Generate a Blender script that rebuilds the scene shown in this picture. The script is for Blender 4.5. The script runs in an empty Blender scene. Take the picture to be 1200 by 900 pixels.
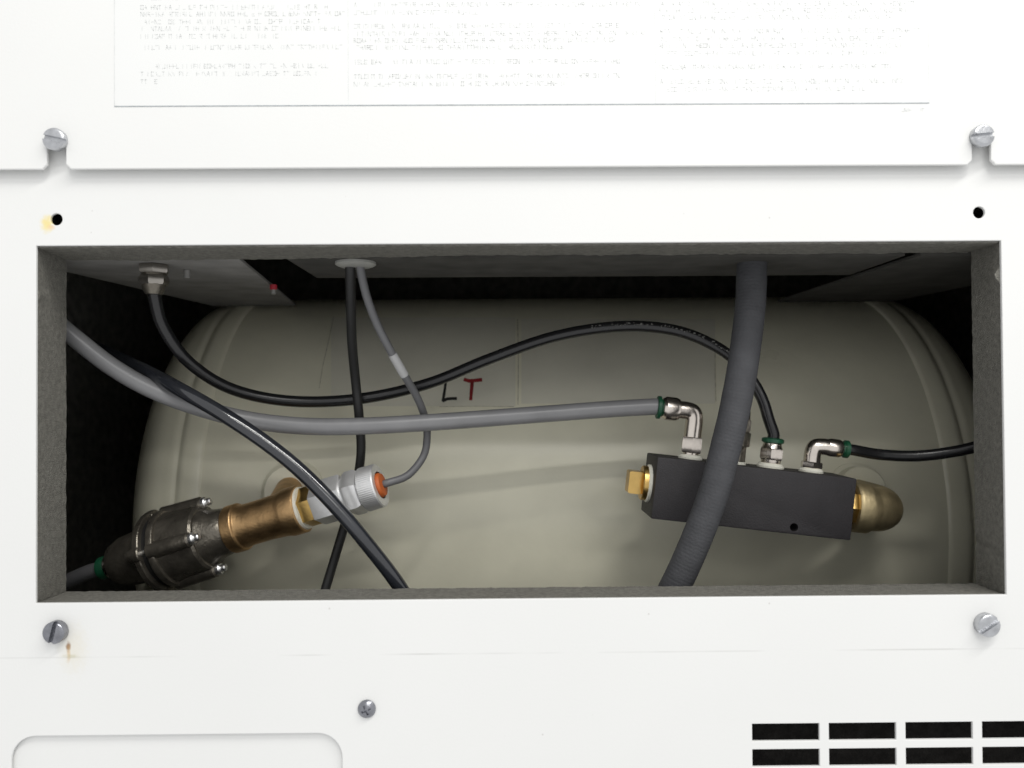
import bpy, bmesh, math, random
from mathutils import Vector, Matrix, noise
from mathutils.geometry import tessellate_polygon
random.seed(4)
SC = bpy.context.scene
COL = SC.collection
rad = math.radians

# ------------------------------------------------------------------ camera
D = 0.377                       # metres from lens to the front panel (panel plane is y = 0)
FPX = 942.0                     # focal length in photo pixels (photo 1200 x 900)
yaw, pitch, roll = rad(0.4426), rad(0.8052), rad(-0.3997)
Fv = Vector((math.sin(yaw)*math.cos(pitch), math.cos(yaw)*math.cos(pitch), math.sin(pitch)))
R0 = Vector((math.cos(yaw), -math.sin(yaw), 0)); U0 = R0.cross(Fv)
Rv = math.cos(roll)*R0 + math.sin(roll)*U0
Uv = -math.sin(roll)*R0 + math.cos(roll)*U0
CAM = Vector((0, -D, 0))
cd = bpy.data.cameras.new('camera'); cam = bpy.data.objects.new('camera', cd); COL.objects.link(cam)
cd.sensor_width = 36; cd.lens = FPX/1200*36; cd.clip_start = 0.01; cd.clip_end = 50
m = Matrix((Rv, Uv, -Fv)).transposed().to_4x4(); m.translation = CAM
cam.matrix_world = m
cd.dof.use_dof = True; cd.dof.focus_distance = 0.43; cd.dof.aperture_fstop = 9.0
SC.camera = cam

# ------------------------------------------------------------------ light
W = bpy.data.worlds.new('World'); SC.world = W; W.use_nodes = True
bg = W.node_tree.nodes['Background']; bg.inputs[0].default_value = (0.975, 0.98, 0.985, 1); bg.inputs[1].default_value = 0.86

def ceiling_lamp(name, loc, target, sx, sy, power):
    l = bpy.data.lights.new(name, 'AREA'); l.shape = 'RECTANGLE'; l.size = sx; l.size_y = sy
    l.energy = power; l.color = (1.0, 0.985, 0.95)
    o = bpy.data.objects.new(name, l); COL.objects.link(o); o.location = loc
    o.rotation_euler = (Vector(target)-Vector(loc)).to_track_quat('-Z', 'Y').to_euler()
    return o
ceiling_lamp('ceiling_lamp', (0.40, -0.62, 1.00), (0.1, 0, 0), 1.1, 0.05, 9.6)
ceiling_lamp('ceiling_lamp', (0.35, -2.00, 1.55), (0.1, 0, 0), 1.1, 0.08, 7.5)
ceiling_lamp('ceiling_lamp', (1.50, -3.60, 1.60), (0.1, 0, 0), 1.1, 0.40, 7)  # unseen far lamp, added to brighten the upper tank

vs = SC.view_settings
vs.view_transform = 'Standard'; vs.look = 'None'; vs.gamma = 1; vs.exposure = 0.0; vs.use_curve_mapping = False

# ------------------------------------------------------------------ pixel helpers
def ray(px, py):
    return ((px-600)/FPX*Rv - (py-450)/FPX*Uv + Fv)
def P(px, py, y=0.0):
    d = ray(px, py); return CAM + d*((y+D)/d.y)
def S(y): return (D+y)/FPX       # metres per photo pixel at depth y

# ------------------------------------------------------------------ materials
def mat(name, col, rough=0.5, metal=0.0, var=0.08, scale=40, bump=0.0, bscale=300, spec=0.5, rvar=0.0, coat=0.0):
    M = bpy.data.materials.new(name); M.use_nodes = True
    nt = M.node_tree; N = nt.nodes; L = nt.links; b = N['Principled BSDF']
    tc = N.new('ShaderNodeTexCoord')
    nz = N.new('ShaderNodeTexNoise'); nz.inputs['Scale'].default_value = scale; nz.inputs['Detail'].default_value = 6
    L.new(tc.outputs['Object'], nz.inputs['Vector'])
    rp = N.new('ShaderNodeValToRGB')
    a = [max(0, c*(1-var)) for c in col]; c2 = [min(1, c*(1+var)) for c in col]
    rp.color_ramp.elements[0].position = 0.3; rp.color_ramp.elements[1].position = 0.7
    rp.color_ramp.elements[0].color = (*a, 1); rp.color_ramp.elements[1].color = (*c2, 1)
    L.new(nz.outputs['Fac'], rp.inputs['Fac']); L.new(rp.outputs['Color'], b.inputs['Base Color'])
    b.inputs['Metallic'].default_value = metal; b.inputs['Roughness'].default_value = rough
    b.inputs['Specular IOR Level'].default_value = spec
    b.inputs['Coat Weight'].default_value = coat
    if rvar:
        mr = N.new('ShaderNodeMapRange'); mr.inputs['To Min'].default_value = max(0.03, rough-rvar); mr.inputs['To Max'].default_value = rough+rvar
        L.new(nz.outputs['Fac'], mr.inputs['Value']); L.new(mr.outputs[0], b.inputs['Roughness'])
    if bump:
        n2 = N.new('ShaderNodeTexNoise'); n2.inputs['Scale'].default_value = bscale; n2.inputs['Detail'].default_value = 5
        L.new(tc.outputs['Object'], n2.inputs['Vector'])
        bp = N.new('ShaderNodeBump'); bp.inputs['Strength'].default_value = bump; bp.inputs['Distance'].default_value = 0.001
        L.new(n2.outputs['Fac'], bp.inputs['Height']); L.new(bp.outputs['Normal'], b.inputs['Normal'])
    M['rp'] = rp.name
    return M

PAINT = (0.755, 0.757, 0.745)
M = {}
M['cover'] = mat('white_paint_cover', PAINT, 0.42, 0, 0.012, 9, 0.05, 900)
M['label'] = mat('label_white', (0.76, 0.765, 0.757), 0.35, 0, 0.008, 30)
M['ink'] = mat('grey_ink', (0.655, 0.67, 0.665), 0.6, 0, 0.12, 300)
M['inkline'] = mat('grey_rule_ink', (0.33, 0.36, 0.38), 0.6, 0, 0.2, 300)
M['foam'] = mat('grey_foam', (0.185, 0.18, 0.16), 0.95, 0, 0.2, 420, 1.0, 1500, 0.1)
M['darkfoam'] = mat('charcoal_foam', (0.19, 0.186, 0.165), 0.95, 0, 0.3, 120, 0.8, 900, 0.1)
M['ventshade'] = mat('vent_shade_black', (0.016, 0.015, 0.014), 0.95, 0, 0.3, 300, 0.8, 900, 0.1)  # near-black colour stands in for the unlit interior behind the vents
M['scratch'] = mat('scuff', (0.50, 0.48, 0.375), 0.6, 0, 0.3, 300)
M['plate'] = mat('grey_shelf_paint', (0.24, 0.235, 0.225), 0.85, 0, 0.15, 60, 0.1, 500, 0.15)
M['shadedplate'] = mat('shaded_shelf_paint', (0.07, 0.068, 0.062), 0.9, 0, 0.2, 60, 0.1, 500, 0.12)  # darker copy of the shelf paint: shade on bar and right plate put into colour
M['tank'] = mat('cream_tank_paint', (0.785, 0.76, 0.605), 0.30, 0, 0.07, 22, 0.08, 260, 0.5, 0.06)
M['sticker'] = mat('clear_sticker', (0.70, 0.68, 0.57), 0.3, 0, 0.05, 30)
M['marker_black'] = mat('black_marker', (0.02, 0.02, 0.018), 0.5, 0, 0.3, 400)
M['marker_red'] = mat('red_marker', (0.24, 0.018, 0.02), 0.5, 0, 0.35, 300)
M['black_tube'] = mat('black_nylon', (0.012, 0.012, 0.013), 0.26, 0, 0.2, 80, 0.05, 400, 0.55, 0.05)
M['gloss_tube'] = mat('glossy_black_nylon', (0.02, 0.022, 0.027), 0.13, 0, 0.2, 80, 0.03, 300, 0.8, 0.03)
M['matt_cable'] = mat('black_cable', (0.014, 0.014, 0.014), 0.5, 0, 0.2, 80)
M['grey_tube'] = mat('grey_nylon', (0.22, 0.22, 0.225), 0.3, 0, 0.08, 60, 0.04, 300, 0.5, 0.05)
M['grey_cable'] = mat('grey_pvc', (0.13, 0.13, 0.135), 0.45, 0, 0.1, 60)
M['sleeve'] = mat('pale_sleeve', (0.42, 0.42, 0.42), 0.5, 0, 0.05, 60)
M['conduit'] = mat('grey_conduit', (0.058, 0.059, 0.064), 0.7, 0, 0.12, 120, 0.3, 800, 0.3)
M['print'] = mat('tube_print', (0.16, 0.16, 0.15), 0.6, 0, 0.3, 900)
M['block'] = mat('black_anodised', (0.022, 0.020, 0.022), 0.55, 0, 0.15, 90, 0.25, 1200, 0.4)
M['hole'] = mat('bore_black', (0.004, 0.004, 0.004), 0.8, 0, 0.1, 60)
M['nickel'] = mat('nickel_plate', (0.70, 0.64, 0.58), 0.24, 1, 0.08, 120, 0.06, 500, 0.5, 0.06)
M['chrome'] = mat('bright_steel', (0.88, 0.88, 0.88), 0.36, 1, 0.05, 150, 0.06, 700, 0.5, 0.08)
M['reflzinc'] = mat('dark_reflection_zinc', (0.27, 0.275, 0.30), 0.26, 1, 0.2, 300, 0.15, 900, 0.5, 0.1)  # zinc with the reflection of a dark room put into its colour
M['zinc'] = mat('zinc_screw', (0.52, 0.53, 0.55), 0.3, 1, 0.15, 300, 0.15, 900, 0.5, 0.1)
M['dullnickel'] = mat('dull_nickel', (0.34, 0.32, 0.29), 0.32, 1, 0.1, 120, 0.06, 500)
M['alu'] = mat('bare_aluminium', (0.82, 0.82, 0.82), 0.42, 0.75, 0.05, 150, 0.06, 700, 0.5, 0.06)
M['brass'] = mat('brass', (0.60, 0.40, 0.14), 0.32, 1, 0.12, 150, 0.1, 500, 0.5, 0.08)
M['bronze'] = mat('bronze', (0.58, 0.375, 0.185), 0.43, 1, 0.22, 110, 0.18, 700, 0.5, 0.08)
M['oldbrass'] = mat('dull_brass', (0.44, 0.36, 0.21), 0.48, 0.85, 0.2, 110, 0.15, 500, 0.5, 0.1)
M['ptfe'] = mat('white_tape', (0.72, 0.71, 0.62), 0.6, 0, 0.06, 400, 0.3, 900)
M['green'] = mat('green_plastic', (0.008, 0.075, 0.035), 0.4, 0, 0.1, 200)
M['orange'] = mat('orange_rubber', (0.50, 0.11, 0.02), 0.55, 0, 0.1, 200)
M['darkmetal'] = mat('dark_cast_metal', (0.16, 0.145, 0.12), 0.30, 0.75, 0.3, 140, 0.3, 600, 0.5, 0.08)
M['grommet'] = mat('pale_plastic', (0.3, 0.3, 0.28), 0.35, 0, 0.05, 200)
M['red'] = mat('red_plastic', (0.5, 0.03, 0.05), 0.4, 0, 0.05, 200)

# front panel paint: white with rust stains, drip marks and the ghost line of the removed lid (each with its own shape)
def panel_material():
    Mx = mat('white_paint_panel', PAINT, 0.42, 0, 0.012, 9, 0.05, 900)
    nt = Mx.node_tree; N = nt.nodes; L = nt.links; b = N['Principled BSDF']
    src = N[Mx['rp']].outputs['Color']
    tc = N.new('ShaderNodeTexCoord'); sep = N.new('ShaderNodeSeparateXYZ'); L.new(tc.outputs['Object'], sep.inputs[0])
    def math_(op, a, bb):
        n = N.new('ShaderNodeMath'); n.operation = op
        for i, v in enumerate((a, bb)):
            if v is None: continue
            if isinstance(v, (int, float)): n.inputs[i].default_value = v
            else: L.new(v, n.inputs[i])
        return n.outputs[0]
    nz = N.new('ShaderNodeTexNoise'); nz.inputs['Scale'].default_value = 500; L.new(tc.outputs['Object'], nz.inputs['Vector'])
    nz2 = N.new('ShaderNodeTexNoise'); nz2.inputs['Scale'].default_value = 18; L.new(tc.outputs['Object'], nz2.inputs['Vector'])
    def blend(mask, col):
        nonlocal src
        mx = N.new('ShaderNodeMix'); mx.data_type = 'RGBA'
        L.new(mask, mx.inputs['Factor']); L.new(src, mx.inputs[6]); mx.inputs[7].default_value = (*col, 1)
        src = mx.outputs[2]
    def spot(px, py, rx, rz, col, strength=1.0, soft=0.5):
        p = P(px, py, 0); k = S(0)
        dx = math_('DIVIDE', math_('SUBTRACT', sep.outputs[0], p.x), rx*k)
        dz = math_('DIVIDE', math_('SUBTRACT', sep.outputs[2], p.z), rz*k)
        d = math_('SQRT', math_('ADD', math_('MULTIPLY', dx, dx), math_('MULTIPLY', dz, dz)), None)
        d = math_('ADD', d, math_('MULTIPLY', math_('SUBTRACT', nz.outputs['Fac'], 0.5), 1.2))
        mr = N.new('ShaderNodeMapRange'); mr.interpolation_type = 'SMOOTHSTEP'
        mr.inputs['From Min'].default_value = 1-soft; mr.inputs['From Max'].default_value = 1+soft
        mr.inputs['To Min'].default_value = strength; mr.inputs['To Max'].default_value = 0
        L.new(d, mr.inputs['Value']); blend(mr.outputs[0], col)
    spot(55, 262, 6, 8, (0.80, 0.66, 0.24), 0.85, 0.7)
    spot(60, 266, 4, 2.5, (0.8, 0.5, 0.25), 0.45, 0.6)
    spot(86, 760, 13, 22, (0.70, 0.64, 0.48), 0.35, 0.9)
    spot(80, 758, 2.2, 5, (0.24, 0.12, 0.05), 0.9, 0.6)
    spot(80.5, 766, 2, 8, (0.62, 0.42, 0.2), 0.55, 0.7)
    spot(83, 769, 7, 2, (0.5, 0.47, 0.3), 0.5, 0.7)
    # ghost line of the lid edge
    a, c = P(15, 770, 0), P(1190, 761, 0)
    zl = (a.z+c.z)/2
    dz = math_('ABSOLUTE', math_('SUBTRACT', sep.outputs[2], zl), None)
    mr = N.new('ShaderNodeMapRange'); mr.inputs['From Min'].default_value = 0.0002; mr.inputs['From Max'].default_value = 0.0005
    mr.inputs['To Min'].default_value = 1; mr.inputs['To Max'].default_value = 0; L.new(dz, mr.inputs['Value'])
    ms = N.new('ShaderNodeMapRange'); ms.inputs['From Min'].default_value = 0.42; ms.inputs['From Max'].default_value = 0.62
    ms.inputs['To Max'].default_value = 0.42; L.new(nz2.outputs['Fac'], ms.inputs['Value'])
    blend(math_('MULTIPLY', mr.outputs[0], ms.outputs[0]), (0.45, 0.45, 0.43))
    # few specks of dirt
    vo = N.new('ShaderNodeTexVoronoi'); vo.inputs['Scale'].default_value = 55; L.new(tc.outputs['Object'], vo.inputs['Vector'])
    mv = N.new('ShaderNodeMapRange'); mv.inputs['From Min'].default_value = 0.018; mv.inputs['From Max'].default_value = 0.03
    mv.inputs['To Min'].default_value = 0.45; mv.inputs['To Max'].default_value = 0; L.new(vo.outputs['Distance'], mv.inputs['Value'])
    blend(mv.outputs[0], (0.45, 0.43, 0.4))
    L.new(src, b.inputs['Base Color'])
    return Mx
M['panel'] = panel_material()

# ------------------------------------------------------------------ mesh helpers
class MB:
    def __init__(s): s.v = []; s.f = []
    def add(s, vs, fs):
        o = len(s.v); s.v += [Vector(v) for v in vs]; s.f += [[i+o for i in f] for f in fs]; return s
    def lathe(s, prof, seg=32, mx=None, phase=0.0, caps=True):
        """prof: (t along local z, radius)"""
        mx = mx or Matrix(); vs = []; fs = []
        n = len(prof)
        for t, r in prof:
            for i in range(seg):
                a = phase + 2*math.pi*i/seg
                vs.append(mx @ Vector((r*math.cos(a), r*math.sin(a), t)))
        for j in range(n-1):
            for i in range(seg):
                k = (i+1) % seg
                fs.append([j*seg+i, j*seg+k, (j+1)*seg+k, (j+1)*seg+i])
        if caps:
            fs.append(list(range(seg))[::-1]); fs.append([(n-1)*seg+i for i in range(seg)])
        return s.add(vs, fs)
    def hexa(s, t0, t1, r, mx=None, phase=0.0, ch=0.08, sides=6):
        c = min(ch*r*1.6, (t1-t0)*0.3)
        return s.lathe([(t0, r*(1-ch)), (t0+c, r), (t1-c, r), (t1, r*(1-ch))], sides, mx, phase)
    def box(s, lo, hi, mx=None, bev=0.0):
        bm = bmesh.new(); bmesh.ops.create_cube(bm, size=1)
        lo = Vector(lo); hi = Vector(hi)
        for v in bm.verts:
            v.co = Vector((lo[i]+(v.co[i]+0.5)*(hi[i]-lo[i]) for i in range(3)))
        if bev: bmesh.ops.bevel(bm, geom=bm.edges[:], offset=bev, segments=2, affect='EDGES', profile=0.6)
        bm.verts.index_update()
        s.add([(mx @ v.co) if mx else v.co.copy() for v in bm.verts], [[v.index for v in f.verts] for f in bm.faces]); bm.free(); return s
    def sweep(s, pts, r, seg=14, caps=True):
        """pts list of Vectors; r number or function of (index, arc length)"""
        n = len(pts); T = []
        for i in range(n):
            T.append((pts[min(i+1, n-1)]-pts[max(i-1, 0)]).normalized())
        nrm = T[0].orthogonal().normalized(); vs = []; fs = []; L = 0
        for i in range(n):
            if i: L += (pts[i]-pts[i-1]).length
            nrm = (nrm - T[i]*nrm.dot(T[i])).normalized(); bn = T[i].cross(nrm)
            rr = r(i, L) if callable(r) else r
            for k in range(seg):
                a = 2*math.pi*k/seg; vs.append(pts[i]+rr*(math.cos(a)*nrm+math.sin(a)*bn))
        for j in range(n-1):
            for i in range(seg):
                k = (i+1) % seg; fs.append([j*seg+i, j*seg+k, (j+1)*seg+k, (j+1)*seg+i])
        if caps: fs.append(list(range(seg))[::-1]); fs.append([(n-1)*seg+i for i in range(seg)])
        return s.add(vs, fs)
    def build(s, name, mt, parent=None, loc=None, smooth=True, angle=32):
        base = Vector(loc) if loc is not None else (parent_base(parent) if parent else Vector())
        me = bpy.data.meshes.new(name); me.from_pydata([tuple(v-base) for v in s.v], [], s.f)
        bm = bmesh.new(); bm.from_mesh(me); bmesh.ops.recalc_face_normals(bm, faces=bm.faces[:]); bm.to_mesh(me); bm.free()
        me.materials.append(M[mt])
        if smooth: me.shade_smooth(); me.set_sharp_from_angle(angle=rad(angle))
        o = bpy.data.objects.new(name, me); COL.objects.link(o)
        if parent: o.parent = parent; o.location = base - parent_base(parent)
        else: o.location = base
        BASE[o.name] = base
        return o
BASE = {}
def parent_base(p): return BASE[p.name]
def tag(o, label, cat, group=None, kind=None):
    o['label'] = label; o['category'] = cat
    if group: o['group'] = group
    if kind: o['kind'] = kind
    return o
def thing(name, label, cat, loc=(0, 0, 0), group=None):
    o = bpy.data.objects.new(name, None); COL.objects.link(o); o.location = loc; o.empty_display_size = 0.01
    BASE[o.name] = Vector(loc); return tag(o, label, cat, group)
def frame(o, axis, hint=(0, -1, 0)):
    """matrix whose local z is axis, local x as close as possible to hint"""
    z = Vector(axis).normalized(); x = Vector(hint); x = (x - z*x.dot(z)).normalized(); y = z.cross(x)
    mm = Matrix((x, y, z)).transposed().to_4x4(); mm.translation = Vector(o); return mm
def spline(ctrl, step=0.0025):
    """Catmull-Rom (centripetal-ish) through control points"""
    p = [ctrl[0]*2-ctrl[1]] + ctrl + [ctrl[-1]*2-ctrl[-2]]
    out = []
    for i in range(1, len(p)-2):
        n = max(4, int((p[i+1]-p[i]).length/step))
        for k in range(n):
            t = k/n; a, b, c, d = p[i-1], p[i], p[i+1], p[i+2]
            out.append(0.5*((2*b)+(c-a)*t+(2*a-5*b+4*c-d)*t*t+(3*b-a-3*c+d)*t**3))
    out.append(ctrl[-1]); return out
def pix(lst): return [P(*t) for t in lst]
def cut(o, cutter_mb):
    """subtract a shape from a mesh object, once, at build time"""
    c = cutter_mb.build('cutter', 'hole', None, BASE[o.name])
    md = o.modifiers.new('b', 'BOOLEAN'); md.operation = 'DIFFERENCE'; md.object = c; md.solver = 'EXACT'
    if o.parent:
        c.location = BASE[o.name]
    bpy.context.view_layer.update()
    me = bpy.data.meshes.new_from_object(o.evaluated_get(bpy.context.evaluated_depsgraph_get()))
    o.modifiers.clear(); o.data = me
    bpy.data.objects.remove(c)
    me.shade_smooth(); me.set_sharp_from_angle(angle=rad(32))

# flat sheet with holes: loops are functions of an inward/outward offset, giving a small rolled edge
def rect_loop(x0, x1, z0, z1, sub=1):
    def f(o):
        a = [(x0-o, z0-o), (x1+o, z0-o), (x1+o, z1+o), (x0-o, z1+o)]
        out = []
        for i in range(4):
            p, q = a[i], a[(i+1) % 4]
            for k in range(sub): out.append((p[0]+(q[0]-p[0])*k/sub, p[1]+(q[1]-p[1])*k/sub))
        return out
    return f
def circ_loop(cx, cz, r, n=28):
    return lambda o: [(cx+(r+o)*math.cos(2*math.pi*i/n), cz+(r+o)*math.sin(2*math.pi*i/n)) for i in range(n)]
def rrect_loop(x0, x1, z0, z1, r, n=8):
    def f(o):
        out = []
        for (cx, cz, a0) in ((x1-r, z1-r, 0), (x0+r, z1-r, 90), (x0+r, z0+r, 180), (x1-r, z0+r, 270)):
            for k in range(n+1):
                a = rad(a0+90*k/n); out.append((cx+(r+o)*math.cos(a), cz+(r+o)*math.sin(a)))
        return out
    return f
def sheet(outer, holes, y0, y1, ch=0.00035):
    """front at y0 (towards camera), back at y1"""
    mb = MB(); loops = [outer(-ch)] + [h(ch) for h in holes]
    base = [[Vector((x, 0, z)) for x, z in l] for l in loops]
    flat = [v for l in base for v in l]
    tri = tessellate_polygon([[Vector((v.x, v.z, 0)) for v in l] for l in base])
    mb.add([Vector((v.x, y0, v.z)) for v in flat], [list(t) for t in tri])
    mb.add([Vector((v.x, y1, v.z)) for v in flat], [list(t)[::-1] for t in tri])
    for l, fn in zip(loops, [outer]+holes):
        sgn = fn(0); n = len(l)
        rings = [[Vector((x, y0, z)) for x, z in l]]
        mid = [(a[0]*0.3+b[0]*0.7, a[1]*0.3+b[1]*0.7) for a, b in zip(l, sgn)]
        rings.append([Vector((x, y0+ch*0.3, z)) for x, z in mid])
        rings.append([Vector((x, y0+ch, z)) for x, z in sgn])
        rings.append([Vector((x, y1, z)) for x, z in sgn])
        rings.append([Vector((x, y1, z)) for x, z in l])
        vs = [v for r_ in rings for v in r_]; fs = []
        for j in range(len(rings)-1):
            for i in range(n):
                k = (i+1) % n; fs.append([j*n+i, j*n+k, (j+1)*n+k, (j+1)*n+i])
        mb.add(vs, fs)
    return mb
def weld(o, d=1e-6):
    bm = bmesh.new(); bm.from_mesh(o.data); bmesh.ops.remove_doubles(bm, verts=bm.verts[:], dist=d)
    bmesh.ops.recalc_face_normals(bm, faces=bm.faces[:]); bm.to_mesh(o.data); bm.free()
    o.data.shade_flat()

# ================================================================== CABINET
OX0, OZ1 = -0.2194, 0.0715
OX1, OZ0 = OX0+0.4539, OZ1-0.1667
PX0, PX1, PZ0, PZ1 = -0.44, 0.52, -0.40, 0.50
cab = thing('cabinet', 'white painted steel cabinet front with a wide foam lined opening and vent slots', 'cabinet', (0.04, 0.2, PZ0))

holes = [rect_loop(OX0, OX1, OZ0, OZ1)]
for px, py in ((66, 257), (1147.5, 249)):
    p = P(px, py); holes.append(circ_loop(p.x, p.z, 0.0028))
v0, v1 = P(881.5, 848.5), P(960.5, 868)
vw, vh = v1.x-v0.x, v0.z-v1.z
pitchx = P(971.5, 848).x-v0.x; pitchz = v0.z-P(881.5, 878.5).z
for i in range(5):
    for j in range(6):
        x = v0.x+i*pitchx; z = v0.z-j*pitchz
        holes.append(rect_loop(x, x+vw, z-vh, z))
q0, q1 = P(12.5, 861), P(401, 861)
rz1 = (q0.z+q1.z)/2
holes.append(rrect_loop(q0.x, q1.x, rz1-0.085, rz1, 0.0115))
fp = sheet(rect_loop(PX0, PX1, PZ0, PZ1), holes, 0.0, 0.0014).build('front_panel', 'panel', cab, Vector((0, 0, 0))); weld(fp)

# plate pressed back behind the rounded cut-out
mb = MB(); g = 0.0035
pl = sheet(rrect_loop(q0.x+g*0.1-0.006, q1.x+0.006, rz1-0.091, rz1+0.006, 0.014), [], 0.0024, 0.0036)
o = pl.build('pressed_plate', 'panel', cab, Vector((0, 0, 0))); weld(o)

# foam strips round the opening
def foam_strip(x0, x1, y0, y1, z0, z1, fn, n=(40, 6, 40)):
    bm = bmesh.new(); bmesh.ops.create_cube(bm, size=1)
    for ax, c in enumerate(n):
        for k in range(1, c):
            pl_co = Vector((0, 0, 0)); pl_co[ax] = -0.5+k/c; no = Vector((0, 0, 0)); no[ax] = 1
            bmesh.ops.bisect_plane(bm, geom=bm.verts[:]+bm.edges[:]+bm.faces[:], plane_co=pl_co, plane_no=no)
    lo = Vector((x0, y0, z0)); hi = Vector((x1, y1, z1)); bm.verts.index_update()
    mb = MB(); vs = []
    for v in bm.verts:
        u = v.co+Vector((0.5, 0.5, 0.5)); p = Vector((lo[i]+u[i]*(hi[i]-lo[i]) for i in range(3)))
        p += fn(p, u); vs.append(p)
    mb.add(vs, [[v.index for v in f.verts] for f in bm.faces]); bm.free()
    return mb
def rough(p, a=0.0003, f=420): return a*(noise.noise(p*f)+0.6*noise.noise(p*f*2.3))
FY = 0.0272
def f_left(p, u):
    w = 1 if u.x > 0.99 else 0
    nick = 0.0012*math.exp(-((p.z-P(48, 345).z)/0.002)**2)*(1-u.y)
    return Vector((w*(rough(p)+nick-0.0004*u.y), (0.0008*noise.noise(Vector((0, 3, p.z*60)))+0.0004*noise.noise(Vector((7, 3, p.z*260))))*u.y, 0))
def f_right(p, u):
    w = 1 if u.x < 0.01 else 0
    nick = 0.0028*math.exp(-((p.z-P(1168, 322).z)/0.0028)**2)*max(0, 1-1.6*u.y)
    c = 0.0009*math.exp(-((p.z-(P(1160, 655).z+0.12*(p.y)))/0.0011)**2)
    return Vector((w*(rough(p)+c-nick+0.0012*u.y), (0.0007*noise.noise(Vector((0, 9, p.z*60))))*u.y, 0))
def f_top(p, u):
    w = 1 if u.z < 0.01 else 0
    sag = -0.0014*max(0, min(1, (-0.02-p.x)/0.1))*u.y - 0.0012*abs(noise.noise(Vector((p.x*30, 2, 0))))*u.y
    return Vector((0, (0.0012*noise.noise(Vector((p.x*40, 5, 0)))+0.0008*noise.noise(Vector((p.x*170, 5, 0))))*u.y, w*(rough(p, 0.0004)+sag)))
def f_bot(p, u):
    w = 1 if u.z > 0.99 else 0
    return Vector((0, (0.0005*noise.noise(Vector((p.x*40, 8, 0)))+0.0003*noise.noise(Vector((p.x*200, 8, 0))))*u.y, w*(rough(p)-0.0006*u.y)))
FB = 0.0016
for nm, mbx in (('foam_strip', foam_strip(OX0-0.05, OX0-0.0003, FB, FY, OZ0-0.02, OZ1+0.02, f_left, (3, 14, 110))),
                ('foam_strip', foam_strip(OX1+0.0003, OX1+0.05, FB, FY, OZ0-0.02, OZ1+0.02, f_right, (3, 14, 110))),
                ('foam_strip', foam_strip(OX0+0.0002, OX1-0.0002, FB, FY, OZ1-0.0008, OZ1+0.0085, f_top, (200, 12, 3))),
                ('foam_strip', foam_strip(OX0+0.0002, OX1-0.0002, FB, 0.0262, OZ0-0.02, OZ0-0.0003, f_bot, (200, 10, 3)))):
    mbx.build(nm, 'foam', cab, angle=60)

# dark lined shell behind the front
SX0, SX1, SY1, SZ0, SZ1 = -0.36, 0.44, 0.56, -0.272, 0.20
MB().box((SX0-0.012, 0.0272+0.003, SZ0), (SX0, SY1, SZ1)).build('side_wall', 'darkfoam', cab)
MB().box((SX1, 0.0272+0.003, SZ0), (SX1+0.012, SY1, SZ1)).build('side_wall', 'darkfoam', cab)
MB().box((SX0-0.012, SY1, SZ0), (SX1+0.012, SY1+0.012, SZ1)).build('back_wall', 'darkfoam', cab)
MB().box((SX0-0.012, 0.0016, SZ1), (SX1+0.012, SY1+0.012, SZ1+0.012)).build('inner_roof', 'darkfoam', cab)
MB().box((SX0-0.012, 0.0302, SZ0-0.012), (SX1+0.012, SY1+0.012, SZ0)).build('inner_floor', 'darkfoam', cab)
# lining on the back of the front panel: one pad beyond each strip, and an added black pad that paints the shade behind the vents
MB().box((SX0, 0.0016, OZ0-0.02), (OX0-0.051, 0.026, OZ1+0.02)).build('lining_pad', 'darkfoam', cab)
MB().box((OX1+0.051, 0.0016, OZ0-0.02), (SX1, 0.026, OZ1+0.02)).build('lining_pad', 'darkfoam', cab)
MB().box((SX0, 0.0016, OZ1+0.021), (SX1, 0.026, SZ1)).build('lining_pad', 'darkfoam', cab)
MB().box((SX0, 0.018, PZ0), (SX1, 0.0295, OZ0-0.022)).build('lining_pad', 'ventshade', cab)
# shelf with a cut-out over the tank
ZP = 0.0695
def plate_mesh(outl, name, mt='plate'):
    mb = MB(); n = len(outl)
    vs = [Vector((x, y, ZP)) for x, y in outl]+[Vector((x, y, ZP+0.0015)) for x, y in outl]
    mb.add(vs, [list(range(n)), [n+i for i in range(n)][::-1]]+[[i, (i+1) % n, n+(i+1) % n, n+i] for i in range(n)])
    return mb.build(name, mt, cab, smooth=False)
plate_mesh([(-0.245, 0.0285), (-0.134, 0.0285), (-0.160, 0.236), (-0.222, 0.236)], 'shelf_plate')
plate_mesh([(0.211, 0.0285), (0.315, 0.0285), (0.296, 0.232), (0.207, 0.232)], 'shelf_plate', 'shadedplate')
plate_mesh([(-0.110, 0.0285), (0.203, 0.0285), (0.203, 0.094), (-0.110, 0.094)], 'shelf_bar', 'shadedplate')
# upstand along the rear of the shelf front bar
MB().box((-0.110, 0.0925, ZP+0.0015), (0.203, 0.094, ZP+0.03)).build('shelf_flange', 'darkfoam', cab)

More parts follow.
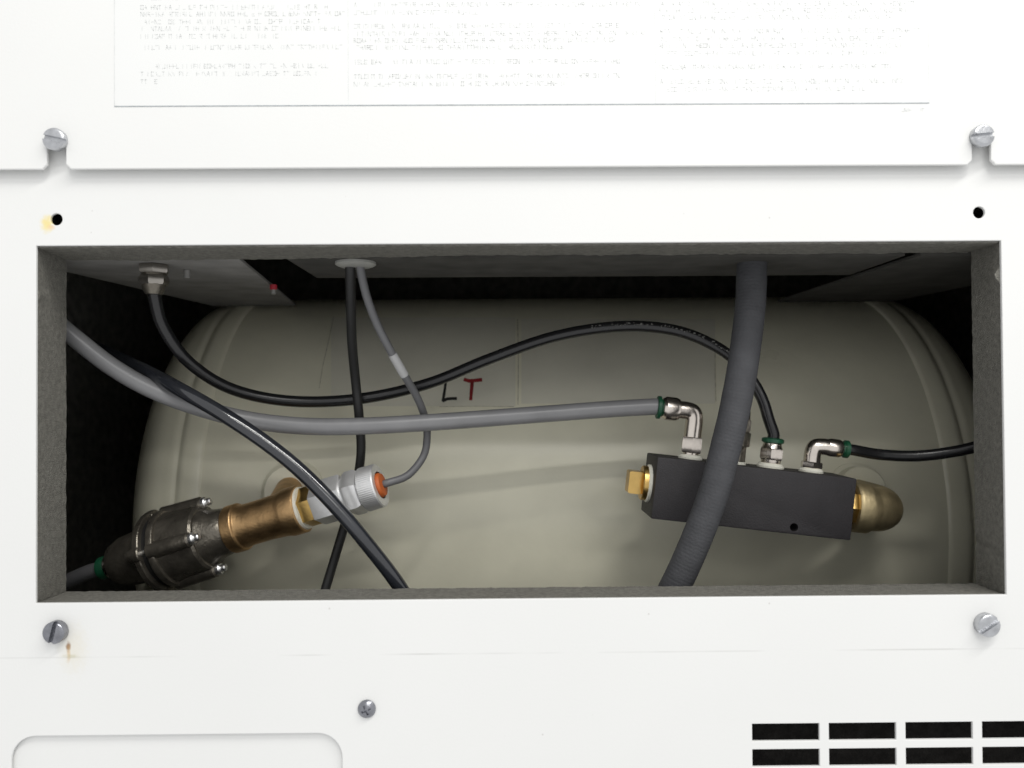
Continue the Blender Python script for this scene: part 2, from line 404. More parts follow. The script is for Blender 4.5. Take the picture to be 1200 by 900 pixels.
# ================================================================== UPPER COVER
eL, eR = P(300, 197.5, -0.0048), P(900, 193.5, -0.0048)
CZ = (eL.z+eR.z)/2
cover = thing('upper_cover', 'flat white cover panel with printed instruction label and two slotted notches', 'panel', (0.04, 0, CZ))
s1, s2 = P(66, 165, -0.0048), P(1150, 160, -0.0048)
SW = 0.0044
def cover_outer(o):
    pts = []
    def seg(x0, x1, z, n=24):
        for k in range(n): pts.append((x0+(x1-x0)*k/n, z))
    z = CZ-o
    def notch(cx, cz):
        r = SW-o; c = 0.0022
        pts.append((cx-SW-c+o, z)); pts.append((cx-r, z+c))
        for k in range(13):
            a = rad(180-15*k); pts.append((cx+r*math.cos(a), cz+r*math.sin(a)))
        pts.append((cx+r, z+c))
    seg(PX0-o, s1.x-SW-0.0022+o, z, 6); notch(s1.x, s1.z)
    seg(s1.x+SW+0.0022-o, s2.x-SW-0.0022+o, z, 40); notch(s2.x, s2.z)
    seg(s2.x+SW+0.0022-o, PX1+o, z, 6); pts.append((PX1+o, z)); pts.append((PX1+o, PZ1+0.001+o)); pts.append((PX0-o, PZ1+0.001+o))
    return pts
cs = sheet(cover_outer, [], -0.0048, -0.0033, 0.0004)
for xa_ in (PX0+0.0005, PX1-0.002):
    MB().box((xa_, -0.0033, CZ), (xa_+0.0015, -0.0001, PZ1)).build('side_fold', 'cover', cover)
co = cs.build('cover_sheet', 'cover', cover, Vector((0, 0, 0))); weld(co)

# printed label on the cover
YL = -0.00495
lx0, lx1 = P(134, 126, YL).x, P(1089, 120, YL).x
lz = (P(300, 125.2, YL).z+P(900, 121.2, YL).z)/2
lab = MB().box((lx0, YL, lz), (lx1, -0.00481, 0.36)).build('instruction_label', 'label', cover); lab['label'] = 'white printed instruction label in three ruled columns'
def rule(x0, x1, z0, z1, mt='inkline'): MB().box((x0, YL-0.00004, z0), (x1, YL-0.00001, z1)).build('ruled_line', mt, lab)
t = 0.00042
rule(lx0, lx1, lz, lz+t)
xa, xb = P(408, 123, YL).x, P(768, 122, YL).x
MBl = 0.00022
for xx in (lx0, xa, xb, lx1-MBl): rule(xx, xx+MBl, lz+t*1.2, 0.36, 'ink')
rt = random.Random(11)
GLY = [[(0, 0, 0, 1), (0, 1, 1, 1), (0, .5, .8, .5), (0, 0, 1, 0)], [(0, 0, 0, 1), (1, 0, 1, 1), (0, .5, 1, .5)], [(.5, 0, .5, 1), (0, 1, 1, 1)],
       [(0, 0, .5, 1), (.5, 1, 1, 0), (.2, .4, .8, .4)], [(0, 0, 0, 1), (0, 0, 1, 0)], [(.5, 0, .5, 1)], [(0, 0, 0, 1), (0, 1, 1, 0), (1, 0, 1, 1)],
       [(0, 0, 0, 1), (0, 1, .9, 1), (.9, 1, .9, .5), (.9, .5, 0, .5), (.3, .5, 1, 0)], [(0, 0, 1, 0), (1, 0, 1, 1), (1, 1, 0, 1), (0, 1, 0, 0)]]
def stroke(mb, x0, z0, x1, z1, w, y):
    d = Vector((x1-x0, 0, z1-z0))
    if d.length < 1e-7: return
    n = Vector((-d.z, 0, d.x)).normalized()*w/2; e = d.normalized()*w/2
    a = Vector((x0, y, z0))-e; b = Vector((x1, y, z1))+e
    mb.add([a-n, b-n, b+n, a+n], [[0, 1, 2, 3]])
def text_line(mb, px0, px1, py, h=4.6):
    k = S(YL); a = P(px0, py, YL); x = a.x; xe = P(px1, py, YL).x; hh = h*k; w = hh*0.62
    while x < xe:
        for _ in range(rt.randint(2, 9)):
            if x > xe: break
            for (u0, v0_, u1, v1_) in rt.choice(GLY):
                if rt.random() < 0.42: continue
                stroke(mb, x+u0*w, a.z+v0_*hh, x+u1*w, a.z+v1_*hh, 0.00021, YL-0.00006)
            x += w*1.45
        x += w*1.3
C1 = [(165, 385, 11), (165, 402, 19), (165, 378, 28), (165, 398, 36), (165, 327, 45), (170, 404, 58), (178, 392, 80), (165, 374, 89), (165, 183, 98)]
C2 = [(415, 747, 8), (415, 563, 17), (415, 725, 33), (415, 756, 42), (415, 725, 50), (418, 666, 58), (415, 724, 75), (415, 724, 92), (415, 661, 101)]
C3 = [(775, 1072, 7), (773, 1062, 15), (772, 1045, 23), (774, 1078, 39), (772, 1056, 48), (772, 1056, 56), (778, 1038, 65), (772, 1046, 81), (774, 1063, 98), (778, 1014, 107)]
for cidx, cl in enumerate((C1, C2, C3)):
    mb = MB()
    for l in cl: text_line(mb, *l)
    x0 = (165, 415, 773)[cidx]
    for k in range(1, 22):
        if k % 5 == 3: continue
        text_line(mb, x0, x0+rt.randint(150, 225)+(90 if cidx == 1 else 0)+(40 if cidx == 2 else 0), 8-k*8.4-(2 if cidx else 0))
    mb.build('printed_text', 'ink', lab, smooth=False)
mb = MB()
YLs = YL
YL = -0.00485
text_line(mb, 1054, 1088, 130.5, 3.4); 
mb.build('form_number', 'ink', cover, smooth=False)
YL = YLs

# ================================================================== SCREWS
def slotted(name, label, px, py, y_face, y_seat, rpx, ang, mt='zinc', group='slotted screws on the white panels'):
    """cheese-head screw: head from y_seat out to y_face (towards camera)"""
    p = P(px, py, y_face); r = rpx*S(y_face)
    o = thing(name, label, 'screw', (p.x, y_seat, p.z), group)
    mx = frame((p.x, y_seat, p.z), (0, -1, 0), (1, 0, 0)); h = y_seat-y_face
    hd = MB().lathe([(0, r*0.97), (0.0003, r), (h-0.0009, r), (h-0.0004, r*0.95), (h-0.0001, r*0.86), (h, r*0.7)], 40, mx).build('screw_head', mt, o)
    c = MB().box((-r*1.3, -r*0.19, h-0.0022), (r*1.3, r*0.19, h+0.002), mx @ Matrix.Rotation(rad(ang), 4, 'Z'))
    cut(hd, c)
    MB().lathe([(-0.012, 0.0019), (-0.0001, 0.0019)], 16, mx).build('screw_shank', 'zinc', o)
slotted('slotted_screw', 'slotted screw with tilted slot in cover notch above the rust stained hole', 61.5, 162, -0.0086, -0.0049, 13.2, -12)
slotted('slotted_screw', 'slotted screw with level slot in cover notch above the clean hole', 1154, 158, -0.0086, -0.0049, 13.2, 5)
slotted('slotted_screw', 'slotted screw with upright slot beside a brown rust drip below the opening', 61.5, 742.5, -0.0046, -0.0001, 13, 76, 'reflzinc')
slotted('slotted_screw', 'slotted screw with diagonal slot below the opening, above the vent slots', 1160.5, 734, -0.0046, -0.0001, 13.5, 33)
p = P(429, 832.5, -0.0022); r = 10.5*S(-0.002)
o = thing('cross_screw', 'small domed cross recess screw alone on the white panel', 'screw', (p.x, 0, p.z))
mx = frame((p.x, -0.0001, p.z), (0, -1, 0), (1, 0, 0))
hd = MB().lathe([(0, r), (0.0006, r), (0.0014, r*0.86), (0.0021, r*0.6), (0.0025, r*0.3), (0.0026, 0.0001)], 32, mx).build('screw_head', 'reflzinc', o)
for a in (25, 115):
    cut(hd, MB().box((-r*0.55, -r*0.13, 0.0012), (r*0.55, r*0.13, 0.004), mx @ Matrix.Rotation(rad(a), 4, 'Z')))
MB().lathe([(-0.012, 0.0016), (-0.0001, 0.0016)], 16, mx).build('screw_shank', 'zinc', o)

# ================================================================== TANK
TY, TZ, TR = 0.302, -0.0915, 0.172
TXL, TXR, HD = -0.206, 0.292, 0.066
tank = thing('air_tank', 'cream painted horizontal air tank with domed ends and hand marked letters', 'tank', (0.043, TY, SZ0))
tm = frame((0, TY, TZ), (1, 0, 0), (0, -1, 0))
MB().lathe([(TXL, TR)]+[(TXL+(TXR-TXL)*k/24, TR) for k in range(1, 25)], 128, tm, caps=False).build('tank_shell', 'tank', tank)
for sg, xs in ((-1, TXL), (1, TXR)):
    prof = [(xs-sg*0.013, TR-0.0002), (xs-sg*0.012, TR+0.0008), (xs-sg*0.010, TR+0.0016), (xs-sg*0.002, TR+0.0015), (xs+sg*0.0018, TR+0.0011), (xs+sg*0.0028, TR-0.0004), (xs+sg*0.0042, TR-0.0007), (xs+sg*0.0056, TR+0.0001), (xs+sg*0.010, TR-0.0008)]
    for k in range(1, 25):
        a = math.pi/2*k/24; prof.append((xs+sg*(0.010+(HD-0.010)*math.sin(a)), max(0.0004, (TR-0.0012)*math.cos(a)**0.9)))
    MB().lathe(prof, 128, tm, caps=False).build('tank_end', 'tank', tank, angle=60)
for xs in (-0.12, 0.2):   # feet on the cabinet floor
    MB().box((xs-0.02, TY-0.09, SZ0), (xs+0.02, TY+0.09, TZ-TR+0.035), bev=0.002).build('tank_foot', 'tank', tank)
def on_tank(px, py, lift=0.0):
    d = ray(px, py).normalized(); o2 = Vector((CAM.y-TY, CAM.z-TZ)); dd = Vector((d.y, d.z))
    A = dd.dot(dd); B = 2*o2.dot(dd); Cc = o2.dot(o2)-(TR+lift)**2; disc = B*B-4*A*Cc
    if disc <= 0: disc = 0
    return CAM + d*((-B-math.sqrt(disc))/(2*A))
def tank_stroke(pts, w, name, mt, lift=0.0004):
    """marker line: px list, widths in px"""
    fine = []
    for i in range(len(pts)-1):
        for k in range(6): fine.append(Vector((pts[i][0]+(pts[i+1][0]-pts[i][0])*k/6, pts[i][1]+(pts[i+1][1]-pts[i][1])*k/6)))
    fine.append(Vector(pts[-1])); vs = []; fs = []; n = len(fine)
    for i, q in enumerate(fine):
        d = (fine[min(i+1, n-1)]-fine[max(i-1, 0)]).normalized(); nn = Vector((-d.y, d.x))
        ww = (w[0]+(w[1]-w[0])*i/(n-1))/2*(1+0.12*noise.noise(Vector((q.x*0.4, q.y*0.4, 1))))
        vs += [on_tank(*(q+nn*ww), lift), on_tank(*(q-nn*ww), lift)]
    for i in range(n-1): fs.append([2*i, 2*i+1, 2*i+3, 2*i+2])
    return MB().add(vs, fs)
L = tank_stroke([(522.5, 447), (521, 458), (519, 470.5)], (2.8, 3.4), '', '')
L.v += []; l2 = tank_stroke([(518.5, 470), (524, 467.5), (530, 467), (535.5, 467)], (3.6, 3.4), '', '', 0.0005); L.add(l2.v, l2.f)
L.build('marker_letter_l', 'marker_black', tank, smooth=False)
T_ = tank_stroke([(543.5, 444.5), (550, 446.5), (565, 445)], (4.2, 4.2), '', ''); l2 = tank_stroke([(553.5, 446), (552.5, 458), (551.5, 469)], (4.2, 3.6), '', '', 0.0005); T_.add(l2.v, l2.f)
T_.build('marker_letter_t', 'marker_red', tank, smooth=False)
def patch(x0, x1, y0, y1, name):
    mb = MB(); nx, ny = 20, 12; vs = []; fs = []
    for lift in (0.00022, -0.0002):
        for j in range(ny+1):
            for i in range(nx+1):
                vs.append(on_tank(x0+(x1-x0)*i/nx, y0+(y1-y0)*j/ny, lift))
    w = nx+1
    for j in range(ny):
        for i in range(nx): fs.append([j*w+i, j*w+i+1, (j+1)*w+i+1, (j+1)*w+i])
    mb.add(vs[:w*(ny+1)], fs).build(name, 'sticker', tank)
patch(388, 604, 372, 476, 'clear_sticker'); patch(611, 838, 374, 473, 'clear_sticker')
for pl_, w_ in (([(391, 371), (386, 395), (378, 430), (374, 455)], (1.0, 0.7)), ([(515, 476.5), (560, 476), (602, 476.5)], (0.7, 0.9)), ([(838, 410), (838, 440), (839, 470)], (1.2, 0.8)), ([(606.5, 374), (607.5, 420), (607, 474)], (1.3, 1.0))):
    tank_stroke(pl_, w_, '', '', 0.0003).build('scuff', 'scratch', tank, smooth=False)
def boss(px, py, rpx, hgt, name='tank_boss'):
    c = on_tank(px, py); nn = Vector((0, c.y-TY, c.z-TZ)).normalized(); r = rpx*S(c.y)
    MB().lathe([(-0.004, r*1.25), (0.0006, r*1.22), (0.002, r*1.04), (hgt-0.001, r), (hgt, r*0.92)], 40, frame(c, nn)).build(name, 'tank', tank)
    return c+nn*hgt, nn
b1, n1 = boss(343, 576, 30, 0.010)
b2, n2 = boss(1003, 575, 27, 0.012)

# ================================================================== TUBES AND CABLES
def tube(name, label, cat, ctrl, r, mt, seg=16, step=0.0025, group=None):
    pts = spline(pix(ctrl) if not isinstance(ctrl[0], Vector) else ctrl, step)
    o = MB().sweep(pts, r, seg).build(name, mt, None, pts[0], angle=80)
    tag(o, label, cat, group); return o, pts

# ---- manifold block frame
BT = rad(6.7)
bc = P(884, 584.5, 0.065)+Vector((0, 0.017, 0))
BM = Matrix.Translation(bc) @ Matrix.Rotation(BT, 4, 'Y')      # local x along the block, z up
HL, HH, HDp = 0.0553, 0.0171, 0.017
def bl(px, py):        # pixel at block mid depth -> local coordinates
    return BM.inverted() @ P(px, py, bc.y)
blk = thing('manifold_block', 'black anodised manifold block with brass plug and brass elbow', 'manifold', bc)
body = MB().box((-HL, -HDp, -HH), (HL, HDp, HH), BM, 0.0009).build('block_body', 'block', blk)
h = BM.inverted() @ P(930.5, 618, bc.y-HDp)
cut(body, MB().lathe([(-0.012, 0.0023), (0.012, 0.0023)], 24, BM @ Matrix.Translation((h.x, -HDp, h.z)) @ Matrix.Rotation(rad(90), 4, 'X')))
# plug on one end
mx = BM @ Matrix.Translation((-HL, 0, 0.0006)) @ Matrix.Rotation(rad(-90), 4, 'Y')
MB().lathe([(-0.001, 0.0108), (0.0012, 0.0108), (0.0018, 0.010)], 36, mx).build('thread_seal', 'ptfe', blk)
pg = MB().lathe([(0.0005, 0.0098), (0.0042, 0.0098), (0.0046, 0.0094)], 36, mx).build('end_plug', 'brass', blk)
MB().hexa(0.0046, 0.0125, 0.0088, mx, rad(45), 0.07, 4).build('plug_square', 'brass', pg)
# elbow on the other end, turning back to the tank
mx = BM @ Matrix.Translation((HL, 0, 0)) @ Matrix.Rotation(rad(90), 4, 'Y')
MB().lathe([(-0.001, 0.0112), (0.0022, 0.0112), (0.0028, 0.0104)], 36, mx).build('thread_seal', 'ptfe', blk)
MB().hexa(0.001, 0.0065, 0.0112, mx, 0, 0.05, 8).build('elbow_nipple', 'brass', blk)
e0 = BM @ Vector((HL+0.006, 0, 0)); dirx = (BM.to_3x3() @ Vector((1, 0, 0)))
tgt = b2
ctrl = [e0, e0+dirx*0.009, e0+dirx*0.017+Vector((0, 0.004, 0)), e0+dirx*0.0205+Vector((0, 0.013, 0.0005)), e0+dirx*0.0205+Vector((0, max(0.02, tgt.y-e0.y+0.002), 0.001))]
pts = spline(ctrl, 0.0012)
def er(i, Ls): return 0.0143 if 0.0008 < Ls < 0.0085 else (0.0136 if Ls < 0.0008 else 0.0127)
MB().sweep(pts, er, 32).build('brass_elbow', 'oldbrass', blk, angle=50)
# move the tank boss reference: elbow end stands on the tank

# ---- push-in fittings on the block
def fit_elbow(lx, arm_dir, label, stem, arm, R):
    """stem: list of (z0,z1,r,kind) above block top; arm along local x"""
    o = thing('elbow_fitting', label, 'fitting', BM @ Vector((lx, 0, HH)), 'push-in fittings on the manifold block')
    mx = BM @ Matrix.Translation((lx, 0, HH))
    MB().lathe([(-0.0005, 0.0068), (0.001, 0.0068), (0.0024, 0.0056)], 28, mx).build('thread_seal', 'ptfe', o)
    z1 = stem['hex'][1]
    MB().lathe([(0.001, R*0.86), (stem['hex'][0]+0.0003, R*0.86)], 24, mx).build('stem_collar', 'nickel', o)
    MB().hexa(stem['hex'][0], z1, stem['hexr'], mx, rad(20), 0.08).build('hex_nut', 'nickel', o)
    za = stem['top']
    pts = spline([mx @ Vector((0, 0, z1-0.0004)), mx @ Vector((0, 0, za-R*1.0)), mx @ Vector((arm_dir*R*0.25, 0, za-R*0.2)), mx @ Vector((arm_dir*R*1.0, 0, za)), mx @ Vector((arm_dir*arm[0], 0, za))], 0.0008)
    MB().sweep(pts, R, 24).build('elbow_body', 'nickel', o, angle=60)
    am = mx @ Matrix.Translation((0, 0, za)) @ Matrix.Rotation(rad(90*arm_dir), 4, 'Y')
    a0, a1, a2, rr = arm
    MB().lathe([(-R*0.62, R*0.55), (-R*0.62+0.0004, R*0.6)], 16, mx @ Matrix.Translation((0, -R*0.42, za)) @ Matrix.Rotation(rad(90), 4, 'X')).build('round_stamp', 'nickel', o)
    MB().lathe([(a0-0.0006, R*0.95), (a0, rr*0.9), (a0+0.0018, rr), (a1-0.002, rr), (a1-0.0004, rr*0.84), (a1, rr*0.78)], 28, am).build('socket', 'nickel', o)
    MB().lathe([(a1-0.0002, rr*0.72), (a1+0.0006, rr*0.74), (a1+0.0012, rr*0.98), (a2-0.0004, rr*0.98), (a2, rr*0.85)], 28, am).build('release_collar', 'green', o)
    return am @ Vector((0, 0, a2-0.001))
k = S(bc.y)
f1 = bl(809, 535).x; f2 = bl(902.5, 547).x; f3 = bl(950, 554).x
endC = fit_elbow(f1, -1, 'nickel push-in elbow holding the grey tube', {'hex': (0.0035, 0.0125), 'hexr': 0.0062, 'top': 0.0272}, (0.0095, 0.0190, 0.0222, 0.0067), 0.0050)
endF = fit_elbow(f3, 1, 'nickel push-in elbow holding the short black tube above the brass elbow', {'hex': (0.0022, 0.006), 'hexr': 0.0062, 'top': 0.0152}, (0.0078, 0.0165, 0.0200, 0.0052), 0.0047)
o = thing('straight_fitting', 'straight nickel push-in fitting with green collar holding the upright black tube', 'fitting', BM @ Vector((f2, 0, HH)), 'push-in fittings on the manifold block')
mx = BM @ Matrix.Translation((f2, 0, HH))
MB().lathe([(-0.0005, 0.0076), (0.001, 0.0076), (0.0026, 0.0062)], 28, mx).build('thread_seal', 'ptfe', o)
MB().lathe([(0.001, 0.0052), (0.0048, 0.0056), (0.0052, 0.006)], 28, mx).build('stem_collar', 'nickel', o)
MB().hexa(0.0046, 0.0112, 0.0070, mx, rad(10), 0.08).build('hex_nut', 'nickel', o)
MB().lathe([(0.011, 0.0060), (0.0125, 0.0052), (0.0138, 0.0050), (0.0140, 0.0046)], 28, mx).build('fitting_neck', 'nickel', o)
MB().lathe([(0.0138, 0.0048), (0.0146, 0.0062), (0.0164, 0.0062), (0.0170, 0.005)], 28, mx).build('release_collar', 'green', o)
endA = mx @ Vector((0, 0, 0.0165))
# small valve half hidden behind the conduit
fx = bl(858, 542).x
o = thing('hex_valve', 'dark hex bodied fitting mostly hidden behind the thick grey conduit', 'fitting', BM @ Vector((fx, 0, HH)), 'push-in fittings on the manifold block')
mx = BM @ Matrix.Translation((fx, 0, HH))
MB().lathe([(-0.0005, 0.0076), (0.001, 0.0076), (0.0024, 0.006)], 28, mx).build('thread_seal', 'ptfe', o)
MB().lathe([(0.001, 0.0070), (0.010, 0.0070), (0.0105, 0.0085), (0.018, 0.0088), (0.0185, 0.0080)], 30, mx).build('valve_body', 'darkmetal', o)
MB().hexa(0.0185, 0.026, 0.0092, mx, rad(15), 0.08).build('hex_cap', 'darkmetal', o)
MB().lathe([(0.0258, 0.0076), (0.030, 0.0074), (0.032, 0.006), (0.033, 0.003)], 28, mx).build('valve_top', 'nickel', o)

# ---- tubes
YB = bc.y
# black tube from the gland, looping across, down into the straight fitting
gx = P(180, 312, 0.042)
axis2 = (BM.to_3x3() @ Vector((0, 0, 1)))
ctrlA = [P(180, 330, 0.044), P(181.5, 350, 0.046), P(192, 385, 0.053), P(222, 425, 0.066), P(272, 456, 0.082), P(340, 470, 0.092), P(420, 467.5, 0.095), P(500, 450, 0.098), P(570, 422, 0.098), P(640, 397, 0.097), P(700, 385, 0.096), P(755, 382.5, 0.095), P(805, 391, 0.093), P(850, 413, 0.090), P(877, 440, 0.087), P(893, 467, 0.085), P(901, 492, 0.083), endA+axis2*0.003, endA]
tA, ptsA = tube('black_air_tube', 'long black air tube looping from the ceiling gland to the straight fitting', 'tube', ctrlA, 0.0033, 'black_tube')
# worn printing along the tube, near the crest of the loop
rp_ = random.Random(5); mb = MB()
for i in range(len(ptsA)-2):
    a, b = ptsA[i], ptsA[i+1]
    pxl = 600+FPX*((a-CAM).dot(Rv))/((a-CAM).dot(Fv))
    if 690 < pxl < 868 and a.z > 0 and rp_.random() < 0.8:
        tt = (b-a).normalized(); up = Vector((0, -0.95, 0.3)); up = (up-tt*up.dot(tt)).normalized(); sd = tt.cross(up)
        for _ in range(3):
            c = a+tt*rp_.uniform(0, 0.002)+up*0.00345+sd*rp_.uniform(-0.0008, 0.0008); e1 = tt*rp_.uniform(0.0001, 0.0005); e2 = sd*rp_.uniform(0.0001, 0.0004)
            mb.add([c-e1-e2, c+e1-e2, c+e1+e2, c-e1+e2], [[0, 1, 2, 3]])
mb.build('printed_marking', 'print', tA, smooth=False)
# grey tube from behind the side foam to the elbow
adir = BM.to_3x3() @ Vector((-1, 0, 0))
ctrlC = [P(20, 345, 0.044), P(60, 374, 0.046), P(90, 398, 0.049), P(130, 429, 0.053), P(175, 455, 0.058), P(225, 475, 0.063), P(285, 491, 0.067), P(350, 499, 0.069), P(420, 499.5, 0.071), P(520, 494, 0.074), P(640, 485, 0.079), P(715, 479.5, 0.0815), endC+adir*0.003, endC]
tube('grey_air_tube', 'grey plastic air tube running across from side foam to the elbow fitting', 'tube', ctrlC, 0.0048, 'grey_tube', 20)
# glossy black tube crossing diagonally in front
ctrlD = [P(40, 375, 0.125), P(110, 407, 0.095), P(165, 432, 0.068), P(210, 456, 0.051), P(262, 486, 0.046), P(310, 518, 0.046), P(350, 550, 0.046), P(390, 590, 0.046), P(430, 637, 0.047), P(470, 690, 0.050), P(500, 745, 0.056), P(520, 800, 0.062)]
tube('black_air_tube', 'glossy black air tube slanting down in front of the silver sensor', 'tube', ctrlD, 0.0039, 'gloss_tube', 18)
# upright black cable, behind the grey tube and the sensor
ctrlB = [P(410, 296, 0.0385), P(410.5, 310, 0.040), P(411, 345, 0.050), P(412.5, 400, 0.068), P(417, 450, 0.084), P(421, 490, 0.088), P(423, 530, 0.093), P(417, 570, 0.098), P(404, 615, 0.098), P(392, 655, 0.096), P(380, 695, 0.092), P(366, 745, 0.088), P(350, 800, 0.085)]
tube('black_cable', 'upright black cable hanging from the pale grommet behind the grey tube', 'cable', ctrlB, 0.0027, 'matt_cable')
# thin grey sensor cable with pale sleeve
AX = Vector((math.cos(rad(16.6))*0.985, -0.16, math.sin(rad(16.6)))).normalized()   # sensor axis, towards its cable end
se = P(447, 568, 0.074)                                                             # sensor end
ctrlE = [P(421, 296, 0.039), P(422, 312, 0.040), P(429, 345, 0.044), P(441, 378, 0.050), P(457, 410, 0.055), P(474, 440, 0.058), P(489, 468, 0.061), P(499, 493, 0.0635+0.022), P(501, 512, 0.086), P(496, 535, 0.084), P(478, 557, 0.078), se+AX*0.0045, se]
ctrlE[7:9] = [P(498, 490, 0.081), P(500.5, 512, 0.084)]
ctrlE[5] = P(474, 440, 0.063); ctrlE[6] = P(489, 466, 0.073)
tE, ptsE = tube('sensor_cable', 'thin grey cable from pale grommet down to the orange sealed sensor', 'cable', ctrlE, 0.0022, 'grey_cable', 12)
sl = [q for q in ptsE if 412 < 450-FPX*((q-CAM).dot(Uv))/((q-CAM).dot(Fv)) < 443]
sl = [q for q in sl if q.z > 0]
MB().sweep(sl, 0.0025, 14).build('pale_sleeve', 'sleeve', tE)
# short black tube to the other side
ctrlF = [endF, endF-adir*0.004, P(1030, 532.5, 0.083), P(1070, 534.5, 0.080), P(1110, 530.5, 0.075), P(1150, 522, 0.068), P(1200, 508, 0.060), P(1260, 490, 0.058)]
tube('black_air_tube', 'short black air tube going from elbow fitting behind the foam strip', 'tube', ctrlF, 0.0032, 'black_tube')
# thick conduit in front of the manifold
ctrlG = [P(882, 270, 0.052), P(881, 310, 0.050), P(879, 360, 0.047), P(871, 425, 0.043), P(861, 480, 0.042), P(849, 530, 0.0415), P(837, 575, 0.0415), P(820, 622, 0.042), P(803, 662, 0.043), P(786, 697, 0.045), P(760, 745, 0.050), P(735, 800, 0.056)]
def cr(i, Ls): return 0.0079+0.00003*math.sin(2*math.pi*Ls/0.0019)+0.00012*noise.noise(Vector((Ls*160, 0, 4)))
pts = spline(ctrlG, 0.0004)
o = MB().sweep(pts, cr, 28).build('cable_conduit', 'conduit', None, pts[0], angle=80)
tag(o, 'thick dark grey ribbed conduit hanging in front of the manifold block', 'conduit')

# ---- gland, grommet and indicator under the shelf
o = thing('cable_gland', 'dark nickel cable gland under the shelf holding the black air tube', 'gland', (P(180, 306, 0.042).x, 0.042, ZP))
c = Vector((P(180, 306, 0.042).x, 0.0425, ZP-0.0002)); mx = frame(c, (P(180, 338, 0.044)-c).normalized() if False else Vector((0, 0, -1)), (1, 0, 0))
MB().hexa(0.0, 0.0045, 0.0078, mx, 0.2, 0.06).build('gland_nut', 'dullnickel', o)
MB().lathe([(0.0044, 0.0062), (0.0056, 0.0062)], 28, mx).build('gland_thread', 'darkmetal', o)
MB().hexa(0.0056, 0.0105, 0.0074, mx, 0.5, 0.1).build('gland_cap', 'dullnickel', o)
MB().lathe([(0.0104, 0.006), (0.0135, 0.0052), (0.0155, 0.0042)], 28, mx).build('gland_dome', 'darkmetal', o)
c = Vector((P(417, 305, 0.040).x, 0.0395, ZP)); mx = frame(c, (0, 0, -1), (1, 0, 0))
g_ = MB().lathe([(-0.0002, 0.0105), (0.0012, 0.0105), (0.002, 0.0092), (0.0026, 0.0075)], 36, mx).build('cable_grommet', 'grommet', None, c)
tag(g_, 'pale round grommet under the shelf with two cables through it', 'grommet')
c = P(320.5, 328, 0.12); c.z = min(c.z, ZP-0.001)
o = thing('red_tip', 'tiny red tipped fitting under the dark shelf edge', 'fitting', (c.x, c.y, ZP))
mx = frame((c.x, c.y, ZP-0.0002), (0, 0, -1), (1, 0, 0))
MB().lathe([(0, 0.0022), (0.0025, 0.0022), (0.003, 0.0018)], 18, mx).build('tip_cap', 'red', o)
MB().lathe([(0.0028, 0.0015), (0.0055, 0.0015), (0.006, 0.001)], 18, mx).build('tip_stem', 'grommet', o)
# short stud beside the gland
c = Vector((P(219, 308, 0.06).x, 0.06, ZP-0.0002)); o = MB().lathe([(0, 0.0016), (0.004, 0.0016), (0.0045, 0.001)], 14, frame(c, (0, 0, -1), (1, 0, 0))).build('weld_stud', 'plate', None, c)
tag(o, 'small grey weld stud under the shelf beside the cable gland', 'stud')

# ================================================================== SENSOR, TEE AND DRAIN VALVE on one axis
def ax(t): return se - AX*t        # t metres back from the sensor end
AM = frame(se, -AX, (0, -1, 0))    # local z runs from sensor end towards the valve
sen = thing('pressure_sensor', 'silver hex bodied pressure sensor with orange cable seal', 'sensor', ax(0.02))
MB().lathe([(-0.0016, 0.0030), (-0.0010, 0.0062), (0.0003, 0.0070), (0.002, 0.0070)], 32, AM).build('cable_seal', 'orange', sen)
def kn(t0, t1, r):
    mb = MB(); seg = 132; vs = []; fs = []
    prof = [(t0, r*0.62), (t0, r*0.93), (t0+0.0007, r*0.985), (t1-0.0008, r), (t1-0.0002, r*0.96), (t1, r*0.86)]
    for t_, r_ in prof:
        for i in range(seg):
            a = 2*math.pi*i/seg; rr = r_*(1-(0.009 if i % 2 and r_ > r*0.95 else 0)); vs.append(AM @ Vector((rr*math.cos(a), rr*math.sin(a), t_)))
    for j in range(len(prof)-1):
        for i in range(seg): fs.append([j*seg+i, j*seg+(i+1) % seg, (j+1)*seg+(i+1) % seg, (j+1)*seg+i])
    fs.append([(len(prof)-1)*seg+i for i in range(seg)]); return mb.add(vs, fs)
kn(0.0006, 0.0108, 0.0126).build('knurled_cap', 'alu', sen, angle=14)
MB().lathe([(0.0106, 0.0100), (0.0116, 0.0100)], 32, AM).build('groove', 'alu', sen)
MB().hexa(0.0114, 0.0205, 0.0130, AM, rad(24), 0.10).build('hex_collar', 'alu', sen)
MB().lathe([(0.0203, 0.0098), (0.0222, 0.0098)], 32, AM).build('groove', 'alu', sen)
MB().hexa(0.0220, 0.0395, 0.0128, AM, rad(24), 0.03).build('hex_body', 'alu', sen)
tee = thing('bronze_tee', 'bronze pipe tee with brass bushing between sensor and dark valve', 'pipe tee', ax(0.07))
MB().hexa(0.0394, 0.0475, 0.0116, AM, rad(22), 0.04).build('hex_bushing', 'brass', tee)
MB().lathe([(0.0468, 0.0098), (0.0470, 0.0122), (0.0486, 0.0124), (0.0490, 0.0108)], 40, AM).build('thread_seal', 'ptfe', tee)
prof = [(0.0484, 0.0100), (0.0485, 0.0132), (0.0490, 0.0138), (0.0565, 0.0139), (0.0585, 0.0133), (0.061, 0.0127), (0.070, 0.0122), (0.080, 0.0121), (0.0852, 0.0123), (0.0862, 0.0127), (0.0868, 0.0136), (0.0874, 0.0139), (0.0932, 0.0139), (0.0938, 0.0135), (0.0941, 0.0125), (0.0945, 0.010)]
MB().lathe(prof, 48, AM).build('tee_body', 'bronze', tee, angle=24)
c0 = ax(0.064); tgt = b1+n1*(-0.003)
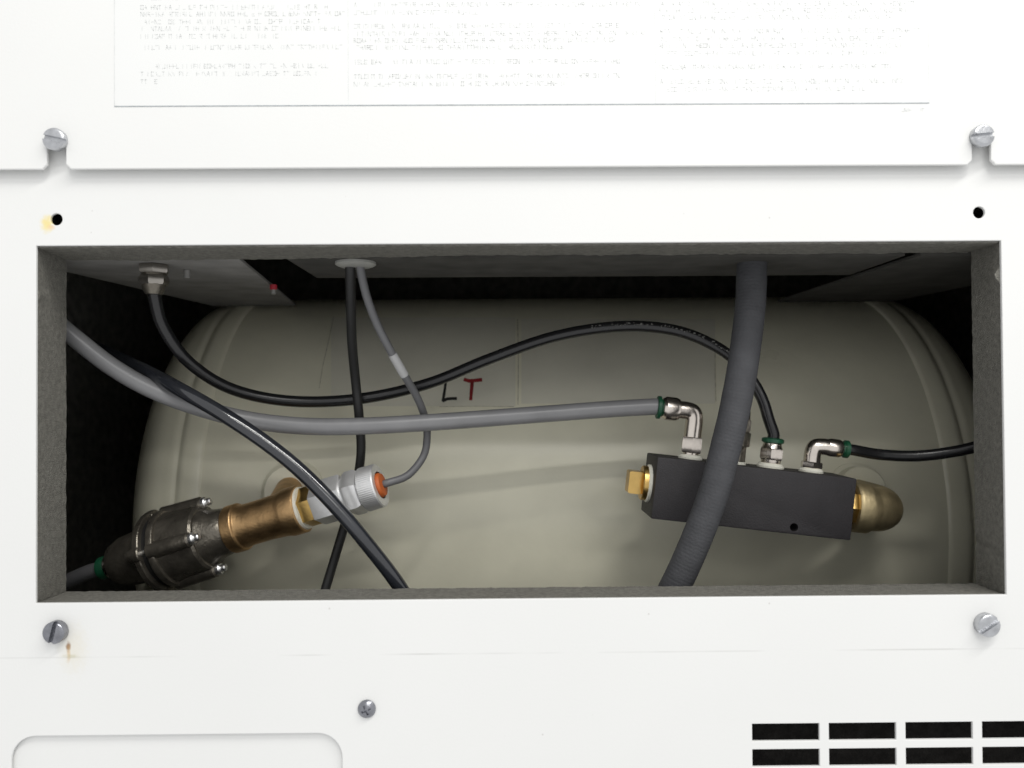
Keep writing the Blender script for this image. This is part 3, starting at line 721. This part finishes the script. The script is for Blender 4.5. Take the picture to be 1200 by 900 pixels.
bdir = (tgt-c0).normalized()
MB().lathe([(0.0, 0.0095), (0.008, 0.0095), ((tgt-c0).length*0.7, 0.0090), ((tgt-c0).length, 0.0088)], 40, frame(c0, bdir)).build('tee_branch', 'bronze', tee)
val = thing('drain_valve', 'dark cast metal valve with bolted flanged cover in the foam corner', 'valve', ax(0.12))
MB().lathe([(0.0943, 0.0120), (0.0970, 0.0135), (0.1015, 0.0142), (0.1060, 0.0158), (0.1085, 0.0168)], 48, AM).build('valve_neck', 'darkmetal', val)
MB().lathe([(0.1080, 0.0150), (0.1083, 0.0180), (0.1096, 0.0192), (0.1250, 0.0200), (0.1300, 0.0210)], 56, AM).build('valve_cover', 'darkmetal', val)
MB().lathe([(0.1295, 0.0190), (0.1301, 0.0226), (0.1308, 0.0230), (0.1336, 0.0230), (0.1342, 0.0224)], 56, AM).build('cover_flange', 'darkmetal', val)
MB().lathe([(0.1338, 0.0205), (0.1388, 0.0205)], 56, AM).build('gasket', 'matt_cable', val)
MB().lathe([(0.1382, 0.0200), (0.1387, 0.0226), (0.1393, 0.0230), (0.1422, 0.0230), (0.1430, 0.0222)], 56, AM).build('body_flange', 'darkmetal', val)
MB().lathe([(0.1428, 0.0190), (0.146, 0.0172), (0.150, 0.0160), (0.163, 0.0146), (0.1690, 0.0122), (0.1705, 0.008)], 48, AM).build('valve_body', 'darkmetal', val)
for q in range(4):
    a = rad(8+90*q); cx, cy = 0.0196*math.cos(a), 0.0196*math.sin(a)
    bmx = AM @ Matrix.Translation((cx, cy, 0))
    MB().lathe([(0.1082, 0.0032), (0.1090, 0.0042), (0.1290, 0.0048), (0.1335, 0.0050), (0.1340, 0.0046)], 20, bmx).build('bolt_lug', 'darkmetal', val)
    MB().lathe([(0.1384, 0.0046), (0.1390, 0.0050), (0.1425, 0.0050), (0.1475, 0.0034)], 20, bmx).build('body_lug', 'darkmetal', val)
    MB().lathe([(0.1338, 0.0022), (0.1386, 0.0022)], 14, bmx).build('bolt_shank', 'zinc', val)
    bo = MB().lathe([(0.1086, 0.0031), (0.1076, 0.0034), (0.1060, 0.0034), (0.1053, 0.0029)], 20, bmx).build('bolt', 'chrome', val)
    MB().lathe([(0.1055, 0.0021), (0.1030, 0.0021), (0.1024, 0.0015)], 16, bmx).build('bolt_end', 'chrome', bo)
MB().lathe([(0.1700, 0.0072), (0.1745, 0.0072), (0.1750, 0.0066)], 28, AM).build('nipple', 'nickel', val)
MB().lathe([(0.1748, 0.0058), (0.1765, 0.0068), (0.1800, 0.0068), (0.1805, 0.006)], 28, AM).build('release_collar', 'green', val)
pe = ax(0.180)
tube('grey_air_tube', 'short grey air tube from green collar of the dark valve into the corner', 'tube', [pe, pe-AX*0.012, pe-AX*0.035+Vector((0, 0, -0.003)), pe-AX*0.08+Vector((0, 0, -0.008))], 0.0045, 'grey_cable', 16)
